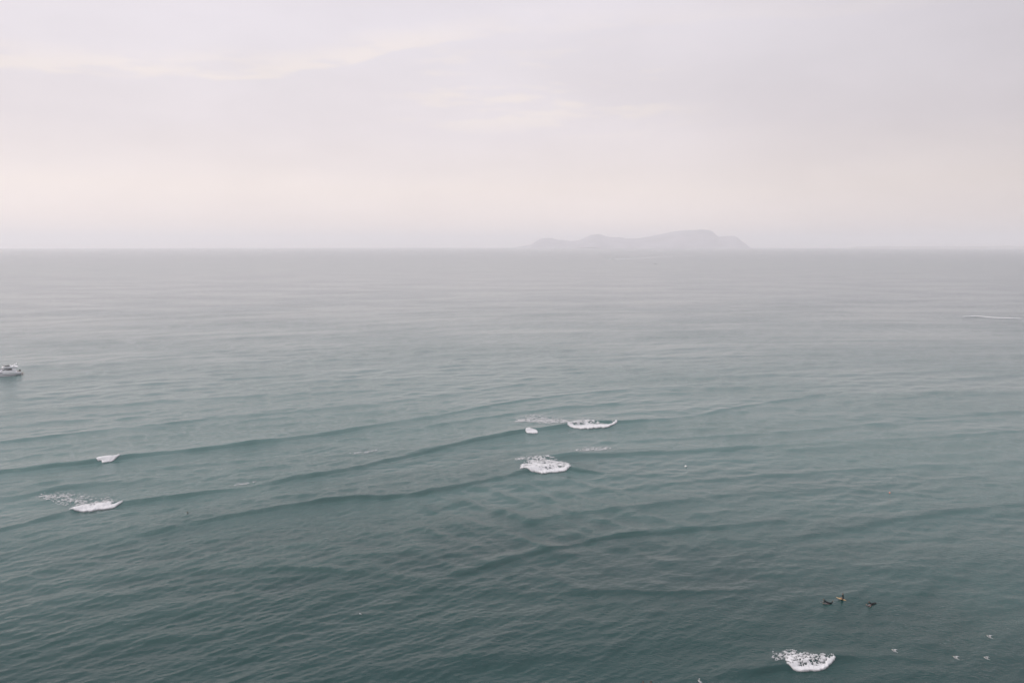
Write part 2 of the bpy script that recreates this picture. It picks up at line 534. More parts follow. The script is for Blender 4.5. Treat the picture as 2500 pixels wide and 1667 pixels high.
def box_mesh(name, sx, sy, sz, z0=0.0, bev=0.0):
    bm = bmesh.new()
    bmesh.ops.create_cube(bm, size=1)
    for v in bm.verts:
        v.co = Vector((v.co.x * sx, v.co.y * sy, (v.co.z + .5) * sz + z0))
    if bev:
        bmesh.ops.bevel(bm, geom=bm.edges[:], offset=bev, segments=2, affect='EDGES', profile=0.6)
    me = bpy.data.meshes.new(name)
    bm.to_mesh(me)
    bm.free()
    return me


def lathe_mesh(name, prof, seg=16):
    V, Q = [], []
    for rr, z in prof:
        for i in range(seg):
            a = 2 * math.pi * i / seg
            V.append((rr * math.cos(a), rr * math.sin(a), z))
    return np_mesh(name, np.array(V), grid_faces(len(prof), seg, wrap=True))


def tower(px_, w, h):
    u = (px_ - 1250) / F
    t = empty('coast_tower', (u * 17400, 17400, -drop(0, 17400) + 24))
    link_mesh('shaft', lathe_mesh('shaft', [(0.01, 0), (w * .5, 0), (w * .38, h * .78), (.01, h * .78)], 12), concrete, t)
    link_mesh('gallery', lathe_mesh('gallery', [(0.01, h * .78), (w * .6, h * .78), (w * .6, h * .84), (.01, h * .84)], 12), concrete, t)
    link_mesh('lantern', lathe_mesh('lantern', [(w * .3, h * .84), (w * .3, h * .94), (w * .05, h), (.01, h)], 12), concrete, t)
    return t


tag(tower(2301, 22, 48), 'tiny hazy tower standing up from the low coast at right', 'tower')


# ------------------------------------------------------------------ foam of the breaking waves
foam_mat = principled('sea_foam', (0.50, 0.50, 0.51, 1), 0.75, noise=(3.0, 0.10))


def lace_material():
    # bubbles thin out at the edges of a patch: the water shows through the lace
    m = bpy.data.materials.new('foam_lace')
    m.use_nodes = True
    T = NT(m.node_tree)
    p = T.add('ShaderNodeBsdfPrincipled')
    tc = T.add('ShaderNodeTexCoord')
    n = T.noise(tc.outputs['Object'], 2.4, 5, 0.65)
    T.put(p.inputs['Base Color'], T.mix(T.smooth(n, 0.3, 0.7), (0.46, 0.47, 0.48, 1), (0.56, 0.56, 0.57, 1)))
    p.inputs['Roughness'].default_value = 0.75
    a = T.add('ShaderNodeAttribute', attribute_name='cover')
    T.put(p.inputs['Alpha'], a.outputs['Fac'])
    o = T.add('ShaderNodeOutputMaterial')
    T.put(o.inputs[0], p.outputs[0])
    return m


lace_mat = lace_material()


def foam_patch(name, front, depth, res, label, cat='breaking wave', kind=None, seed=1, solid=1.6, core_w=1.0, dens=0.75, grain=0.9, thick=0.34, zref=0.35,
               shape=None, edge=0.9, group=None, fade=1.0):
    """white water behind a front edge given in photo pixels; FRONT [(x, y)], DEPTH [(t, metres)] along it"""
    P = front if isinstance(front[0], Vector) else [pix(q[0], q[1], 0.75 * (q[2] if len(q) > 2 else zref)) for q in front]
    xs, ys = np.array([p.x for p in P]), np.array([p.y for p in P])
    x0, x1 = xs[0], xs[-1]
    nx = max(8, int((x1 - x0) / res))
    dmax = max(d for _, d in depth)
    ny = max(6, int((dmax + 2.5) / res))
    gx = np.linspace(x0 - .6, x1 + .6, nx)
    gv = np.linspace(-1.2, dmax + 1.0, ny)
    X, Vv = np.meshgrid(gx, gv, indexing='ij')
    fy = np.interp(gx, xs, ys)
    k = max(1, nx // 14)
    ker = np.hanning(2 * k + 3)
    ker /= ker.sum()
    fy = np.convolve(np.pad(fy, k + 1, mode='edge'), ker, 'valid')
    Y = fy[:, None] + Vv
    t = np.clip((X - x0) / (x1 - x0), -.05, 1.05)
    dep = np.interp(t, [a for a, _ in depth], [b for _, b in depth])
    ends = sstep(t, -0.02, 0.05) * (1 - sstep(t, .95, 1.02))
    rag = (fbm(X / edge, Vv / (edge * 3), seed + 5, 4, .7) - .5) * 1.7 * min(1, edge) + (fbm(X / (edge * 4), X * 0 + 8.3, seed + 6, 2) - .5) * 1.2 * min(1, edge)
    v = Vv + rag * min(1.0, solid / 1.0)
    fr = sstep(v, -0.10, 0.22)
    back = 1 - sstep(v / np.maximum(dep, .2), 0.12, 1.0)
    taper = .22 + .78 * np.clip(np.sin(np.pi * np.clip(t, 0, 1)), 0, 1) ** .6
    core = 1 - sstep(v, solid * .6 * taper, solid * 1.5 * taper)
    wx, wy = fbm(X / 2.1, Y / 2.1, seed + 21, 2) * 1.6, fbm(X / 2.1, Y / 2.1, seed + 22, 2) * 1.6
    n = .62 * fbm(X / (grain * 1.9) + wx, Y / (grain * 1.0) + wy, seed, 4, 0.6) + .38 * np.abs(2 * fbm(X / (grain * 1.3) + wy, Y / (grain * .9) + wx, seed + 31, 3, .6) - 1) * 1.5
    core = core * core_w
    nn = np.empty(n.size)
    nn[np.argsort(n.ravel())] = np.linspace(0, 1, n.size)      # even spread, so that DENS is the share covered
    nn = nn.reshape(n.shape)
    fill = back * dens * (sstep(v / np.maximum(dep, .2), -.02, .25) if core_w == 0 else 1.0)
    d = np.maximum(core * 1.3, fill) * fr * ends
    soft = d * fade - nn * (1 - core * .8) - 0.03
    lump = .6 * (fbm(X / .5, Y / .5, seed + 9, 3) - .5) + .5 * (fbm(X / .17, Y / .17, seed + 12, 2) - .5)
    roll = np.exp(-((v - solid * .45 * taper) / (solid * .6 * taper)) ** 2) * taper
    zs = sea_z(X.ravel(), Y.ravel()).reshape(X.shape) - (X * X + Y * Y) / (2 * RE)
    sp = np.clip(soft, -.35, .6)
    hgt = np.where(sp < 0, sp * .55, np.minimum(sp * 1.2, .16)) + np.clip(soft * 2, 0, 1) * (roll * thick * ends + lump * 0.24 * (0.35 + roll))
    Z = zs + hgt + 0.015
    Q = grid_faces(nx, ny)[:, ::-1]
    keep = (soft.ravel()[Q] > -0.12).any(1)
    Q = Q[keep]
    used = np.unique(Q)
    remap = np.full(X.size, -1)
    remap[used] = np.arange(len(used))
    V = np.stack([X, Y, Z], -1).reshape(-1, 3)[used]
    c = V.mean(0)
    me = np_mesh(name, V - c, remap[Q])
    at = me.attributes.new('cover', 'FLOAT', 'POINT')
    cov = (sstep(soft, -0.10, 0.24 if core_w else 0.20) * (1.0 if core_w else 0.75)).ravel()[used]
    at.data.foreach_set('value', np.ascontiguousarray(cov, np.float32))
    o = link_mesh(name, me, lace_mat)
    o.location = c
    return tag(o, label, cat, group, kind)


# A: the broad roller right of the middle
foam_patch('breaking_wave', [(1386, 1037, .8), (1398, 1041, .55), (1415, 1043.5, .4), (1440, 1044, .35), (1470, 1042, .4), (1485, 1039, .5), (1496, 1034, .75), (1507, 1028.5, .9)],
           [(0, 5), (.2, 13), (.35, 17), (.55, 12), (.75, 6), (1, 1.5)], 0.08, 'broad white roller crumbling on the farther of the two middle crests, right of centre', seed=3, solid=2.7, dens=.9, grain=.45)
# B: little lip left of A
foam_patch('breaking_wave', [(1283, 1050, .9), (1289, 1053, .7), (1297, 1055, .5), (1304, 1055, .5), (1309, 1052.5, .7), (1313, 1049.5, .95)], [(0, 2), (.5, 4), (1, 2)], 0.10,
           'tiny white lip just breaking left of the broad middle roller', seed=5, solid=3.2, dens=.6, thick=.2)
# C: the fan in the middle
foam_patch('breaking_wave', [(1269, 1141, .95), (1285, 1144, .75), (1300, 1148, .5), (1322, 1151, .35), (1340, 1151, .35), (1362, 1148, .5), (1378, 1142, .8), (1394, 1136, 1.0)],
           [(0, 5), (.15, 12), (.4, 19), (.6, 18), (.85, 12), (1, 4)], 0.085, 'white fan of broken wave in the middle, nearer than the broad roller', seed=7, solid=1.7, dens=.92, grain=.45)
# D: small lip at left
foam_patch('breaking_wave', [(234, 1120.5, 1.0), (252, 1123.5, .75), (266, 1122.5, .7), (280, 1117.5, .85), (293, 1112.5, 1.0)], [(0, 2.0), (.5, 5), (1, 2.5)], 0.11,
           'small white lip on the dark left crest above the left whitewater', seed=9, solid=3.0, dens=.6, thick=.2, zref=.8)
# E: left whitewater
foam_patch('breaking_wave', [(166, 1243.5, .5), (190, 1245, .4), (215, 1245, .4), (234, 1241, .4), (256, 1238, .5), (280, 1231, .7), (290, 1225.5, .85), (296, 1222, 1.0)],
           [(0, 2.5), (.25, 7), (.5, 9), (.8, 5.0), (1, 2.5)], 0.08, 'white broken wave at far left with flecks trailing behind it', seed=13, solid=2.9, dens=.86, grain=.5)
# F: nearest whitewater, bottom right
foam_patch('breaking_wave', [(1921, 1619, .6), (1936, 1628, .4), (1950, 1633, .3), (1962, 1635, .25), (1982, 1631, .3), (2004, 1632, .3), (2018, 1626, .4), (2030, 1613, .6), (2041, 1602, .8)],
           [(0, 2.0), (.12, 6.5), (.3, 7.5), (.5, 5.5), (.75, 3.5), (1, 1.2)], 0.055, 'nearest white broken wave at bottom right below the surfers', seed=17, solid=.7, dens=.84, grain=.30, edge=.4, thick=.13)

# thin remnants of foam drifting behind the breakers
def remnants(front, depth, res, label, seed, dens, grain=.7, **kw):
    return foam_patch('drifting_foam', front, depth, res, label, 'foam', 'stuff', seed=seed, solid=.5, core_w=0.0, dens=dens, grain=grain, thick=.02, zref=.1, **kw)


remnants([(1255, 1033), (1300, 1036), (1340, 1040), (1392, 1036)], [(0, 10), (.4, 26), (.7, 20), (1, 8)], .1, 'thin pale foam streaks left of the broad middle roller', 23, .50, .42)
remnants([(80, 1212), (130, 1236), (180, 1241), (260, 1232)], [(0, 6), (.3, 16), (.6, 15), (1, 8)], .1, 'scattered foam flecks trailing behind the left breaker', 25, .34, .42)
remnants([(1890, 1618), (1908, 1616), (1922, 1618), (1930, 1622)], [(0, 2), (.5, 5.5), (1, 4)], .06, 'foam threads trailing left of the nearest breaker', 29, .42, .35)
remnants([(1405, 1107), (1430, 1106), (1460, 1106), (1495, 1100)], [(0, 4), (.4, 12), (1, 8)], .1, 'faint foam specks behind the middle fan at right', 31, .36, .4)
remnants([(1255, 1128), (1275, 1130), (1300, 1122)], [(0, 6), (.5, 10), (1, 8)], .1, 'faint foam specks left of the middle fan', 33, .34, .4)
remnants([(555, 1187), (580, 1187), (605, 1183), (620, 1180)], [(0, 2), (.5, 6), (1, 4)], .1, 'few foam specks on the long left crest', 35, .30, .4)
remnants([(850, 1110), (880, 1112), (920, 1104)], [(0, 5), (.5, 10), (1, 6)], .1, 'faint foam patch between the two long crests', 37, .3, .4)
foam_patch('distant_whitewater', [(2350, 773.3), (2370, 773.2), (2388, 772.4), (2400, 774.0), (2415, 775.6), (2440, 777), (2470, 777.6), (2498, 778)],
           [(0, 1.2), (.25, 2.5), (.6, 4), (1, 3)], 0.3, 'thin straight line of white water far off at the right edge', 'whitewater', seed=41, solid=2.8, dens=.5, thick=.6, zref=.2, edge=3)

# ------------------------------------------------------------------ boats
gel = principled('white_gelcoat', (0.80, 0.80, 0.81, 1), 0.25, coat=0.3)
grey_gel = principled('grey_hull_side', (0.42, 0.44, 0.47, 1), 0.3, coat=0.3)
glass = principled('tinted_glass', (0.012, 0.014, 0.018, 1), 0.08)
blk = principled('black_plastic', (0.015, 0.015, 0.017, 1), 0.5)
steel = principled('polished_steel', (0.6, 0.6, 0.62, 1), 0.25, 1.0)
teak = principled('teak_deck', (0.30, 0.27, 0.23, 1), 0.6, noise=(4, .3))
navy = principled('navy_paint', (0.03, 0.035, 0.05, 1), 0.4)


def loft(name, rings, close=True, cap=True):
    n = len(rings[0])
    V = np.array([p for r in rings for p in r], float)
    Q = [tuple(q) for q in grid_faces(len(rings), n, wrap=close)]
    me = bpy.data.meshes.new(name)
    faces = [list(map(int, q)) for q in Q]
    if cap:
        faces.append(list(range(n))[::-1])
        faces.append([(len(rings) - 1) * n + i for i in range(n)])
    me.from_pydata([tuple(v) for v in V], [], faces)
    me.update()
    bm = bmesh.new()
    bm.from_mesh(me)
    bmesh.ops.remove_doubles(bm, verts=bm.verts[:], dist=1e-4)
    bmesh.ops.recalc_face_normals(bm, faces=bm.faces[:])
    bm.to_mesh(me)
    bm.free()
    return me


def tube(name, pts, rad, seg=6):
    rings = []
    P = [Vector(p) for p in pts]
    for i, p in enumerate(P):
        d = (P[min(i + 1, len(P) - 1)] - P[max(i - 1, 0)]).normalized()
        q = d.to_track_quat('Z', 'Y')
        rr = rad[i] if isinstance(rad, (list, tuple)) else rad
        rings.append([tuple(p + q @ Vector((rr * math.cos(a), rr * math.sin(a), 0))) for a in [2 * math.pi * k / seg for k in range(seg)]])
    return loft(name, rings)


def prism(name, outline, y0, y1):
    """an outline in x, z pushed from y0 to y1"""
    return loft(name, [[(x, y0, z) for x, z in outline], [(x, y1, z) for x, z in outline]])


def hull_mesh(name, L, beam, sheer, draft, rake=1.6, flare=.86, low=None, high=None):
    """bow at +x; sheer(t) gives the deck height, sides flare out towards the deck; LOW/HIGH cut a band of the side"""
    rings = []
    for i in range(25):
        t = i / 24
        w = beam * .5 * (1 - max(0, (t - .45) / .55) ** 2.3) ** .75 * (.93 + .07 * min(1, t / .2))
        w = max(w, .02)
        sh = sheer(t)
        xb = t * L
        pts = []
        prof = [(1.0, 1.0), (.97, .72), (.93, .45), (.9, .18), (flare, 0.0), (.55, -.55), (.02, -1.0)]
        left = [(w * a, (b * sh if b >= 0 else b * draft * (1 - .6 * t ** 3))) for a, b in prof]
        for yy, z in left:
            pts.append((xb - rake * max(0, t - .6) / .4 * (1 - max(z, -draft) / sh) * .9, yy, z))
        for yy, z in reversed(left):
            pts.append((xb - rake * max(0, t - .6) / .4 * (1 - max(z, -draft) / sh) * .9, -yy, z))
        rings.append(pts)
    return loft(name, rings)


YAW = math.radians(36)


def build_yacht():
    st = pix(52, 912.5)
    st.z = surf(st.x, st.y)
    root = empty('motor_yacht', st, math.pi + YAW)
    root.scale = (.77, .86, 1.04)
    tag(root, 'white flybridge motor yacht cut off by the left frame edge', 'yacht')
    sheer = lambda t: 1.35 + 1.1 * t ** 1.5
    link_mesh('hull', hull_mesh('hull', 17.5, 4.7, sheer, .8), gel, root)
    for s in (-1, 1):
        st_ = [(0.1, s * 2.20, .34), (4, s * 2.27, .36), (9, s * 2.23, .42), (13, s * 1.72, .5)]
        link_mesh('boot_stripe', tube('boot_stripe', st_, .07, 6), navy, root)
        for k, xx in enumerate((4.2, 5.3, 6.2, 7.8)):
            o = link_mesh('porthole', lathe_mesh('porthole', [(.01, .03), (.13, .03), (.15, 0), (.15, -.08)], 12), glass, root)
            o.location = (xx, s * 2.30, 1.0)
            o.rotation_euler = (-s * math.pi / 2, 0, 0)
        link_mesh('hull_window', prism('hull_window', [(9.2, 1.15), (9.6, 1.42), (12.2, 1.62), (12.4, 1.5), (10.2, 1.2)], s * 1.9, s * 2.28), glass, root)
        rail = [(11.5, s * 1.95, 2.75), (14, s * 1.4, 2.95), (16.3, s * .6, 3.1), (17.3, 0, 3.15)]
        rl = link_mesh('rail', tube('rail', rail, .025, 5), steel, root)
        for p in rail[:3]:
            link_mesh('stanchion', tube('stanchion', [(p[0], p[1], p[2] - .75), p], .02, 5), steel, rl)
    link_mesh('deck', prism('deck', [(0.05, 1.36), (2.4, 1.40), (2.4, 1.30), (0.05, 1.30)], -2.05, 2.05), teak, root)
    link_mesh('swim_platform', box_mesh('swim_platform', 1.2, 3.9, .14, .38, .04), teak, root).location.x = -.5
    # cabin: rounded, raked windscreen
    rings = []
    for x, w, z0, z1 in ((2.6, 1.75, 1.3, 3.25), (3.0, 1.82, 1.3, 3.32), (6.5, 1.9, 1.4, 3.38), (8.6, 1.85, 1.55, 3.3), (10.2, 1.7, 1.7, 2.75), (11.8, 1.45, 1.85, 2.2), (12.6, 1.15, 1.9, 1.98)):
        ring = [(x, -w, z0), (x, -w * .98, z0 + (z1 - z0) * .4), (x, -w * .86, z1 - .06), (x, -w * .5, z1), (x, w * .5, z1), (x, w * .86, z1 - .06), (x, w * .98, z0 + (z1 - z0) * .4), (x, w, z0)]
        rings.append(ring)
    link_mesh('cabin', loft('cabin', rings), gel, root)
    for s in (-1, 1):
        a = [(4.4, 2.45), (4.6, 2.85), (5.3, 3.05), (6.3, 2.98), (7.4, 2.62), (7.9, 2.38), (6.5, 2.3), (5.0, 2.32)]
        b = [(6.3, 3.12), (7.6, 3.14), (8.6, 2.98), (9.7, 2.55), (9.9, 2.38), (8.5, 2.55), (7.4, 2.86)]
        for ol in (a, b):
            link_mesh('side_window', prism('side_window', ol, s * 1.55, s * 1.875), glass, root)
    link_mesh('windscreen', loft('windscreen', [[(8.95, -1.45, 3.24), (8.95, 1.45, 3.24), (8.95, 1.45, 3.18), (8.95, -1.45, 3.18)], [(10.9, -1.3, 2.53), (10.9, 1.3, 2.53), (10.9, 1.3, 2.45), (10.9, -1.3, 2.45)]]), glass, root)
    # flybridge
    rings = []
    for x, w, z0, z1 in ((1.2, 1.95, 3.36, 3.5), (2.0, 2.0, 3.34, 3.72), (5, 2.02, 3.36, 3.86), (8.2, 1.9, 3.36, 4.0), (9.0, 1.6, 3.3, 3.95), (9.6, 1.2, 3.25, 3.45)):
        rings.append([(x, -w * .9, z0), (x, -w, (z0 + z1) / 2), (x, -w * .93, z1), (x, w * .93, z1), (x, w, (z0 + z1) / 2), (x, w * .9, z0)])
    fb = link_mesh('flybridge', loft('flybridge', rings), gel, root)
    link_mesh('wind_deflector', loft('wind_deflector', [[(5.4, -1.86, 3.88), (5.4, -1.8, 4.02), (5.4, 1.8, 4.02), (5.4, 1.86, 3.88)], [(7.8, -1.8, 3.96), (7.6, -1.65, 4.34), (7.6, 1.65, 4.34), (7.8, 1.8, 3.96)],
                                                        [(8.9, -1.4, 3.94), (8.6, -1.25, 4.36), (8.6, 1.25, 4.36), (8.9, 1.4, 3.94)]]), glass, fb)
    link_mesh('helm_seat', box_mesh('helm_seat', .6, 1.2, .55, 3.85, .1), gel, fb).location.x = 5.0
    ar = empty('radar_arch', (0, 0, 0))
    ar.parent = root
    for s in (-1, 1):
        link_mesh('arch_leg', tube('arch_leg', [(4.2, s * 1.8, 3.7), (3.0, s * 1.7, 4.25), (2.0, s * 1.5, 4.75)], [.22, .17, .13], 8), gel, ar)
    link_mesh('arch_beam', tube('arch_beam', [(2.0, -1.55, 4.75), (1.9, 0, 4.85), (2.0, 1.55, 4.75)], .15, 8), gel, ar)
    dm = link_mesh('radome', lathe_mesh('radome', [(.01, 0), (.3, .02), (.34, .12), (.26, .26), (.01, .32)], 14), gel, ar)
    dm.location = (1.95, .5, 4.95)
    link_mesh('antenna', tube('antenna', [(1.95, -.9, 4.8), (1.5, -.95, 6.1)], .03, 5), gel, ar)
    link_mesh('antenna', tube('antenna', [(1.95, .1, 4.85), (1.9, .1, 5.6)], .05, 5), blk, ar)
    # dark grill and ensign staff at the stern rail
    link_mesh('stern_locker', box_mesh('stern_locker', .8, 1.3, .55, 1.38, .08), blk, root).location = (.55, -.9, 0)
    link_mesh('flag_staff', tube('flag_staff', [(.15, 0, 1.3), (-.35, 0, 2.6)], .02, 5), steel, root)
    return root


yacht = build_yacht()

# low trace of churned water under and behind the yacht
bpy.context.view_layer.update()
yM = yacht.matrix_world.copy()
foam_patch('bow_spray', [yM @ Vector((xx, yy, 0)) for xx, yy in ((14.5, 1.75), (13, 2.15), (11, 2.5), (9, 2.65), (6, 2.6), (3, 2.45))][::1], [(0, .9), (.6, .9), (1, .3)], .1,
           'thin white bow wave along the yacht waterline', 'spray', 'stuff', seed=51, solid=.6, dens=.3, thick=.12, edge=1.0)


def small_boat(name, loc, rz, L, mat, label, cabin=True):
    root = empty(name, loc, rz)
    tag(root, label, 'boat')
    link_mesh('hull', hull_mesh('hull', L, L * .28, lambda t: L * (.09 + .05 * t ** 2), L * .04, rake=L * .09), mat, root)
    if cabin:
        link_mesh('cabin', loft('cabin', [[(x, -w, L * .08), (x, -w * .8, z), (x, w * .8, z), (x, w, L * .08)] for x, w, z in ((L * .3, L * .09, L * .22), (L * .34, L * .1, L * .24), (L * .55, L * .095, L * .235), (L * .68, L * .07, L * .12))]), mat, root)
        link_mesh('windscreen', loft('windscreen', [[(x, -w, z), (x, w, z), (x - .05, w, z + .04 * L), (x - .05, -w, z + .04 * L)] for x, w, z in ((L * .57, L * .085, L * .175), (L * .62, L * .075, L * .15))]), glass, root)
    else:
        link_mesh('thwart', box_mesh('thwart', L * .06, L * .22, L * .02, L * .07), teak, root).location.x = L * .35
        link_mesh('thwart', box_mesh('thwart', L * .06, L * .22, L * .02, L * .075), teak, root).location.x = L * .6
        link_mesh('outboard_motor', box_mesh('outboard_motor', L * .05, L * .05, L * .16, -.05, L * .01), blk, root).location.x = -L * .02
    return root


p = pix(1494, 633.5)
small_boat('speedboat', (p.x, p.y, surf(p.x, p.y) + .1), math.pi - .25, 14, gel, 'tiny white speedboat trailing a long wake below the island')
p = pix(1600.5, 644.8)
small_boat('fishing_boat', (p.x - 4.5, p.y, surf(p.x, p.y)), math.pi * .0 + .1, 9, navy, 'tiny dark open boat alone on the far water right of the speedboat', cabin=False)


def wake(pts, label, seed):
    """a strip of churned white water from photo pixels (x, y, half width m, height m)"""
    rng = np.random.RandomState(seed)
    P = [(pix(x, y), w, h) for x, y, w, h in pts]
    n = 160
    s = np.linspace(0, len(P) - 1, n)
    V = []
    for t in s:
        i = min(int(t), len(P) - 2)
        f = t - i
        a, b = P[i], P[i + 1]
        c = a[0].lerp(b[0], f)
        w, h = a[1] + (b[1] - a[1]) * f, (a[2] + (b[2] - a[2]) * f) * rng.uniform(.35, 1.25)
        dr_ = (b[0] - a[0]).normalized()
        nrm = Vector((-dr_.y, dr_.x, 0))
        base = -drop(c.x, c.y)
        for q, hz in ((-1, -.3), (-.5, h * rng.uniform(.4, .9)), (0, h), (.5, h * rng.uniform(.4, .9)), (1, -.3)):
            o = c + nrm * w * q * rng.uniform(.8, 1.2)
            V.append((o.x, o.y, base + hz))
    V = np.array(V)
    c = V.mean(0)
    me = np_mesh('boat_wake', V - c, grid_faces(n, 5))
    o = link_mesh('boat_wake', me, foam_mat)
    o.location = c
    return tag(o, label, 'wake', kind='stuff')


wake([(1499, 633.0, 3, 2.0), (1510, 632.6, 5, 1.5), (1530, 632.0, 6, .8), (1560, 630.6, 7, .3), (1600, 628, 6, .25), (1650, 625.5, 5, .18), (1700, 623.5, 4, .1)], 'long pale wake fading behind the distant speedboat', 3)

# ------------------------------------------------------------------ buoys
orange = principled('orange_buoy', (0.60, 0.16, 0.09, 1), 0.45)
white_p = principled('white_buoy', (0.75, 0.75, 0.72, 1), 0.45)


def buoy(pxl, rad, mat, label):
    p = pix(*pxl)
    root = empty('mooring_buoy', (p.x, p.y, surf(p.x, p.y)))
    tag(root, label, 'buoy')
    pr_ = [(.01, -.6 * rad)] + [(rad * math.sin(a), -rad * math.cos(a) + .25 * rad) for a in np.linspace(.5, math.pi - .35, 10)] + [(.3 * rad, 1.3 * rad), (.01, 1.3 * rad)]
    link_mesh('float', lathe_mesh('float', pr_, 18), mat, root)
    link_mesh('band', lathe_mesh('band', [(rad * 1.0, .12 * rad), (rad * 1.04, .15 * rad), (rad * 1.04, .3 * rad), (rad * 1.0, .33 * rad)], 18), blk, root)
    o = link_mesh('lifting_eye', tube('lifting_eye', [(.14 * rad * math.cos(a), 0, 1.42 * rad + .14 * rad * math.sin(a)) for a in np.linspace(0, 2 * math.pi, 13)], .04 * rad, 5), steel, root)
    return root


buoy((1674, 1138), .3, white_p, 'small white round buoy right of the middle breakers')
buoy((2172, 1203), .17, orange, 'small orange buoy out on the right above the surfers')

# ------------------------------------------------------------------ people and surfboards
wetsuit = principled('black_wetsuit', (0.008, 0.009, 0.011, 1), 0.9, ior=1.25)
skin = principled('skin', (0.30, 0.17, 0.11, 1), 0.6)
hair = principled('dark_hair', (0.02, 0.014, 0.01, 1), 0.6)


def skinned(name, verts, edges, radii, sub=2):
    me = bpy.data.meshes.new(name + '_skeleton')
    me.from_pydata(verts, edges, [])
    o = bpy.data.objects.new(name, me)
    COL.objects.link(o)
    o.modifiers.new('Skin', 'SKIN')
    me.skin_vertices.new() if not me.skin_vertices else None
    for i, r in enumerate(radii):
        sv = me.skin_vertices[0].data[i]
        sv.radius = (r, r) if not isinstance(r, tuple) else r
        sv.use_root = (i == 0)
    o.modifiers.new('Sub', 'SUBSURF').levels = sub
    dg = bpy.context.evaluated_depsgraph_get()
    out = bpy.data.meshes.new_from_object(o.evaluated_get(dg))
    bpy.data.objects.remove(o)
    return out


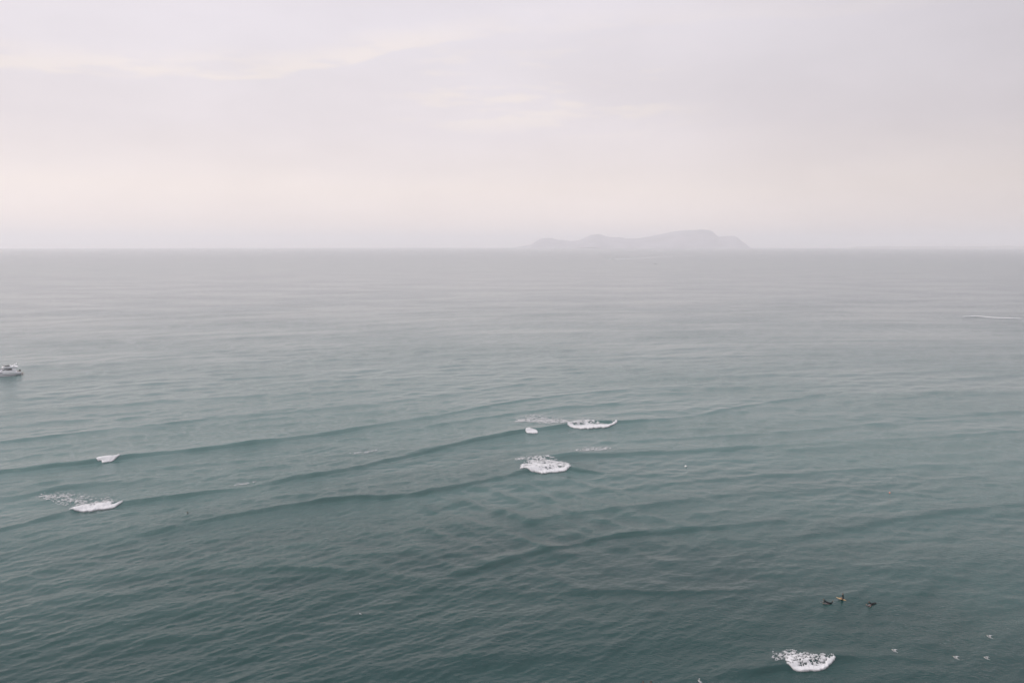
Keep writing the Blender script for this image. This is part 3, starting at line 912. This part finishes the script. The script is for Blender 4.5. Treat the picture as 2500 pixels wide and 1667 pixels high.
def person(loc, rz, J, label, bare_legs=False):
    """J: joints by name, local metres, x forward; body and limbs one skinned surface"""
    names = ['pelvis', 'waist', 'chest', 'neck', 'skull', 'crown',
             'l_sh', 'l_el', 'l_wr', 'l_hand', 'r_sh', 'r_el', 'r_wr', 'r_hand',
             'l_hip', 'l_kn', 'l_an', 'l_toe', 'r_hip', 'r_kn', 'r_an', 'r_toe']
    rad = {'pelvis': (.15, .12), 'waist': (.14, .11), 'chest': (.17, .12), 'neck': .06, 'skull': .098, 'crown': .075,
           'sh': .065, 'el': .046, 'wr': .034, 'hand': .03, 'hip': .088, 'kn': .062, 'an': .042, 'toe': .035}
    full = {}
    for n in names:
        if n in J:
            full[n] = J[n]
        else:
            x, y, z = J[n[2:]]
            full[n] = (x, y if n[0] == 'l' else -y, z)
    V = [full[n] for n in names]
    E = [('pelvis', 'waist'), ('waist', 'chest'), ('chest', 'neck'), ('neck', 'skull'), ('skull', 'crown')]
    for s in 'lr':
        E += [('chest', s + '_sh'), (s + '_sh', s + '_el'), (s + '_el', s + '_wr'), (s + '_wr', s + '_hand'),
              ('pelvis', s + '_hip'), (s + '_hip', s + '_kn'), (s + '_kn', s + '_an'), (s + '_an', s + '_toe')]
    me = skinned('body', V, [(names.index(a), names.index(b)) for a, b in E], [rad.get(n, rad.get(n[2:])) for n in names])
    root = empty('person', loc, rz)
    tag(root, label, 'person')
    o = link_mesh('body', me, [wetsuit, skin], root)
    bare = ['skull', 'crown', 'l_hand', 'r_hand', 'l_wr', 'r_wr', 'l_toe', 'r_toe']
    pts = np.array([full[n] for n in names])
    isb = np.array([n in bare for n in names])
    for pol in me.polygons:
        d = np.linalg.norm(pts - np.array(pol.center), axis=1)
        pol.material_index = int(isb[np.argmin(d)])
    sk, cr = Vector(full['skull']), Vector(full['crown'])
    up = (cr - sk).normalized()
    fwd = Vector((1, 0, 0))
    fwd = (fwd - up * fwd.dot(up)).normalized()
    bm = bmesh.new()
    bmesh.ops.create_uvsphere(bm, u_segments=14, v_segments=10, radius=.118)
    bmesh.ops.delete(bm, geom=[v for v in bm.verts if v.co.z < -.03 or (v.co.x > .05 and v.co.z < .05)], context='VERTS')
    me2 = bpy.data.meshes.new('hair')
    bm.to_mesh(me2)
    bm.free()
    h = link_mesh('hair', me2, hair, root)
    side_ = up.cross(fwd)
    h.matrix_local = Matrix(((fwd.x, side_.x, up.x, 0), (fwd.y, side_.y, up.y, 0), (fwd.z, side_.z, up.z, 0), (0, 0, 0, 1)))
    h.location = sk + up * .03
    # a face: nose, eyes, ears
    side = side_
    for nm, c, r in (('nose', sk + fwd * .1 - up * .005, .017), ('ear', sk + side * .098, .02), ('ear', sk - side * .098, .02)):
        bm = bmesh.new()
        bmesh.ops.create_icosphere(bm, subdivisions=1, radius=r, matrix=Matrix.Translation(c))
        me3 = bpy.data.meshes.new(nm)
        bm.to_mesh(me3)
        bm.free()
        link_mesh(nm, me3, skin, root)
    for s in (-1, 1):
        bm = bmesh.new()
        bmesh.ops.create_icosphere(bm, subdivisions=1, radius=.012, matrix=Matrix.Translation(sk + fwd * .088 + side * .035 * s + up * .03))
        me4 = bpy.data.meshes.new('eye')
        bm.to_mesh(me4)
        bm.free()
        link_mesh('eye', me4, hair, root)
    # hands with five fingers
    for s in 'lr':
        w, hd = Vector(full[s + '_wr']), Vector(full[s + '_hand'])
        d = (hd - w).normalized()
        sd_ = d.cross(Vector((0, 0, 1)))
        sd_ = sd_.normalized() if sd_.length > .1 else Vector((0, 1, 0))
        dn = sd_.cross(d)
        fv, fe, fr = [], [], []
        for k, (off, ln) in enumerate(((-.03, .06), (-.01, .075), (.012, .07), (.032, .055))):
            b = len(fv)
            fv += [hd + sd_ * off * .6, hd + sd_ * off + d * ln * .6, hd + sd_ * off + d * ln - dn * .015]
            fe += [(b, b + 1), (b + 1, b + 2)]
            fr += [.011, .009, .008]
        b = len(fv)
        ts = 1 if s == 'l' else -1
        fv += [hd - d * .02, hd + sd_ * .05 * ts - d * .005, hd + sd_ * .06 * ts + d * .03]
        fe += [(b, b + 1), (b + 1, b + 2)]
        fr += [.012, .010, .009]
        bm = bmesh.new()
        for (i, j) in fe:
            a_, b_ = fv[i], fv[j]
            q = (b_ - a_).to_track_quat('Z', 'Y').to_matrix().to_4x4()
            bmesh.ops.create_cone(bm, cap_ends=True, segments=6, radius1=fr[i], radius2=fr[j], depth=(b_ - a_).length * 1.15, matrix=Matrix.Translation((a_ + b_) / 2) @ q)
        me5 = bpy.data.meshes.new('fingers')
        bm.to_mesh(me5)
        bm.free()
        link_mesh('fingers', me5, skin, root)
    return root


def surfboard(loc, rz, L, top, rail, label, pitch=0.0, z=.0):
    root = empty('surfboard', loc, rz, 0, pitch)
    tag(root, label, 'surfboard')
    rings = []
    for i in range(15):
        t = i / 14
        w = .27 * max(0.0, math.sin(math.pi * (0.06 + .93 * t) ** .9)) ** .6 * (1.0 if t < .6 else 1 - .25 * (t - .6))
        w = max(w, .012)
        zc = .14 * max(0, t - .55) ** 2 * 2.2 + .05 * max(0, .25 - t) ** 2
        th = .035 * (1 - abs(t - .5) * 1.2) + .008
        x = (t - .42) * L
        rings.append([(x, -w, zc), (x, -w * .8, zc + th), (x, 0, zc + th * 1.15), (x, w * .8, zc + th), (x, w, zc), (x, w * .7, zc - th), (x, 0, zc - th * 1.1), (x, -w * .7, zc - th)])
    link_mesh('deck', loft('deck', rings), top, root)
    link_mesh('stringer', tube('stringer', [((t - .42) * L, 0, .14 * max(0, t - .55) ** 2 * 2.2 + .035 * (1 - abs(t - .5) * 1.2) * 1.15 + .01) for t in np.linspace(.06, .9, 9)], .008, 5), rail, root)
    for s in (-1, 0, 1):
        link_mesh('fin', prism('fin', [(-.4 * L, -.02), (-.33 * L, -.02), (-.385 * L, -.14), (-.41 * L, -.13)], s * .14 - .006, s * .14 + .006), rail, root)
    return root


pink = principled('faded_pink_board', (0.12, 0.085, 0.085, 1), 0.35)
cream = principled('cream_board', (0.50, 0.34, 0.16, 1), 0.35)
orange_b = principled('orange_rail', (0.55, 0.20, 0.05, 1), 0.4)
white_b = principled('white_board', (0.75, 0.75, 0.73, 1), 0.35)

PRONE = {'pelvis': (-.15, 0, .17), 'waist': (.08, 0, .20), 'chest': (.38, 0, .36), 'neck': (.55, 0, .52), 'skull': (.63, 0, .64), 'crown': (.64, 0, .72),
         'sh': (.42, .18, .40), 'el': (.52, .30, .20), 'wr': (.66, .34, .06), 'hand': (.72, .34, .03), 'hip': (-.2, .1, .16), 'kn': (-.62, .13, .12), 'an': (-.80, .12, .46), 'toe': (-.86, .12, .58)}
PRONE_FLAT = dict(PRONE, an=(-1.0, .12, .14), toe=(-1.14, .12, .12), el=(.60, .34, .16), wr=(.80, .38, .03), hand=(.86, .38, .0))
SIT = {'pelvis': (-.05, 0, .15), 'waist': (-.04, 0, .36), 'chest': (.02, 0, .60), 'neck': (.06, 0, .80), 'skull': (.09, 0, .93), 'crown': (.09, 0, 1.01),
       'sh': (.02, .19, .66), 'el': (.10, .27, .40), 'wr': (.30, .22, .22), 'hand': (.36, .20, .18), 'hip': (.0, .11, .13), 'kn': (.30, .33, .08), 'an': (.28, .36, -.32), 'toe': (.38, .36, -.38)}


def surfer(pxl, rz, J, board, rail, plabel, blabel, L=1.9, pitch=0.0, seat=0.03):
    p = pix(*pxl)
    z = surf(p.x, p.y)
    surfboard((p.x, p.y, z + seat), rz, L, board, rail, blabel, pitch)
    q = Vector((p.x, p.y, z + seat + .03))
    return person(q, rz, J, plabel)


# heading left (towards -x) and a little away from the camera
surfer((2020, 1475), math.pi - .30, PRONE, pink, pink, 'person in black wetsuit lying on a pink board, feet raised, leftmost of the three', 'pink surfboard under the leftmost lying surfer', 1.9, seat=-.02)
surfer((2058, 1467), math.pi - .15, SIT, cream, orange_b, 'person in black wetsuit sitting on an orange and cream board between two others', 'cream and orange surfboard with its nose lifted under the sitting surfer', 2.0, -0.22)
surfer((2128, 1475.5), math.pi + .45, PRONE_FLAT, pink, pink, 'person in black wetsuit paddling flat, rightmost of the three', 'dull pink surfboard under the rightmost paddling surfer', 1.8, seat=-.03)
surfer((1570, 1680), math.pi * .5, SIT, white_b, white_b, 'person whose dark head just enters the bottom edge, left of a pair', 'pale surfboard below the frame edge under the left of the pair', 1.9)
surfer((1589.5, 1679), math.pi * .5, SIT, white_b, white_b, 'person whose dark head just enters the bottom edge, right of a pair', 'pale surfboard below the frame edge under the right of the pair', 1.9)
p = pix(459, 1258)
person((p.x, p.y, surf(p.x, p.y) - .66), math.pi - .1, SIT, 'lone dark head and shoulders of a swimmer far out below the left breaker')

# someone at the helm of the yacht
hp = yM @ Vector((6.2, -.2, 3.84))
person(hp, math.pi + YAW, dict(SIT, kn=(.38, .16, .1), an=(.40, .16, -.0), toe=(.5, .16, -.02)), 'person in dark clothes sitting on the flybridge of the yacht')

# ------------------------------------------------------------------ gulls
gull_w = principled('white_feathers', (0.44, 0.44, 0.44, 1), 0.7)
gull_g = principled('grey_feathers', (0.42, 0.43, 0.45, 1), 0.7)
bill = principled('yellow_bill', (0.7, 0.42, 0.08, 1), 0.5)


def gull(loc, rz, rx, label, group=None, up=.35, flying=True, scale=1.0):
    root = empty('gull', loc, rz, rx, -.1)
    root.scale = (scale,) * 3
    tag(root, label, 'bird', group)
    rings = []
    for x, r, z in ((-.30, .012, .01), (-.22, .045, .005), (-.10, .075, 0), (.03, .085, -.005), (.13, .07, .005), (.18, .045, .02), (.22, .048, .03), (.27, .043, .032), (.30, .015, .025)):
        rings.append([(x, r * .95 * math.cos(a), z + r * math.sin(a)) for a in [2 * math.pi * k / 10 for k in range(10)]])
    link_mesh('body', loft('body', rings), gull_w, root)
    link_mesh('bill', tube('bill', [(.29, 0, .028), (.36, 0, .016)], [.014, .004], 6), bill, root)
    link_mesh('tail', loft('tail', [[(-.24, -.03, .02), (-.24, .03, .02), (-.24, .03, .005), (-.24, -.03, .005)], [(-.44, -.085, .012), (-.44, .085, .012), (-.44, .085, .004), (-.44, -.085, .004)]]), gull_w, root)
    for s in (-1, 1):
        if flying:
            rings = []
            for t, xl, xt, th in ((0, .12, -.10, .03), (.25, .15, -.09, .024), (.5, .13, -.08, .018), (.75, .03, -.11, .012), (1.0, -.14, -.19, .005)):
                yy = s * (.05 + .56 * t)
                zz_ = .03 + up * (math.sin(t * 1.7) * .55)
                rings.append([(xl, yy, zz_), ((xl + xt) / 2, yy, zz_ + th), (xt, yy, zz_), ((xl + xt) / 2, yy, zz_ - th * .5)])
            wg = link_mesh('wing', loft('wing', rings), gull_w, root)
            link_mesh('wing_tip', loft('wing_tip', [[(.02, s * .50, rings[3][0][2] + .006), (-.10, s * .50, rings[3][0][2] + .016), (-.10, s * .50, rings[3][0][2] + .004)],
                                                    [(-.14, s * .62, rings[4][0][2] + .006), (-.19, s * .62, rings[4][0][2] + .012), (-.19, s * .62, rings[4][0][2] + .002)]]), gull_g, wg)
        else:
            rings = [[(x, s * (.06 + w), .03 + h), (x, s * .03, .08 + h), (x, s * (.05 + w), -.03 + h)] for x, w, h in ((.12, 0, 0), (.0, .03, .01), (-.15, .02, .02), (-.36, -.03, .03))]
            link_mesh('wing', loft('wing', rings), gull_g, root)
    return root


def fly(px_, py_, dist):
    """a point DIST metres ahead of the lens along a pixel"""
    u, v = (px_ - 1250) / F, (py_ - 833.5) / F
    fw, dn = math.cos(PITCH) - v * math.sin(PITCH), math.sin(PITCH) + v * math.cos(PITCH)
    return Vector((u * dist, fw * dist, H - dn * dist))


GG = 'white gulls flying low over the water at bottom right'
gull(fly(2183, 1588, 96), math.radians(128), .35, 'white gull flying low, leftmost of the four at bottom right', GG)
gull(fly(2333, 1605, 95), math.radians(126), .32, 'white gull flying low, second from left of the four at bottom right', GG)
gull(fly(2408, 1606, 97), math.radians(130), .36, 'white gull flying low, lowest at the right of the four', GG)
gull(fly(2415, 1554, 98), math.radians(127), .30, 'white gull flying higher than the other three near the right edge', GG)
gull(fly(1708, 1663, 96), math.radians(125), .9, 'single white gull cut by the bottom edge left of the nearest breaker')
p = pix(879, 1496)
gull((p.x, p.y, surf(p.x, p.y) + .05), 2.6, 0, 'single white gull sitting on the dark water at lower left', flying=False, scale=.7)

# ------------------------------------------------------------------ haze: one even box of sea air round everything
bx = box_mesh('haze', 70000, 70000, 470, -95)
hz = bpy.data.materials.new('sea_haze')
hz.use_nodes = True
T = NT(hz.node_tree)
pv = T.add('ShaderNodeVolumePrincipled')
pv.inputs['Color'].default_value = (0.995, 0.976, 0.982, 1)
pv.inputs['Density'].default_value = 9.5e-5
pv.inputs['Anisotropy'].default_value = 0.2
o = T.add('ShaderNodeOutputMaterial')
T.put(o.inputs['Volume'], pv.outputs[0])
tag(link_mesh('haze', bx, hz, smooth=False), 'pale even sea haze filling the air to the horizon', 'haze', kind='stuff')
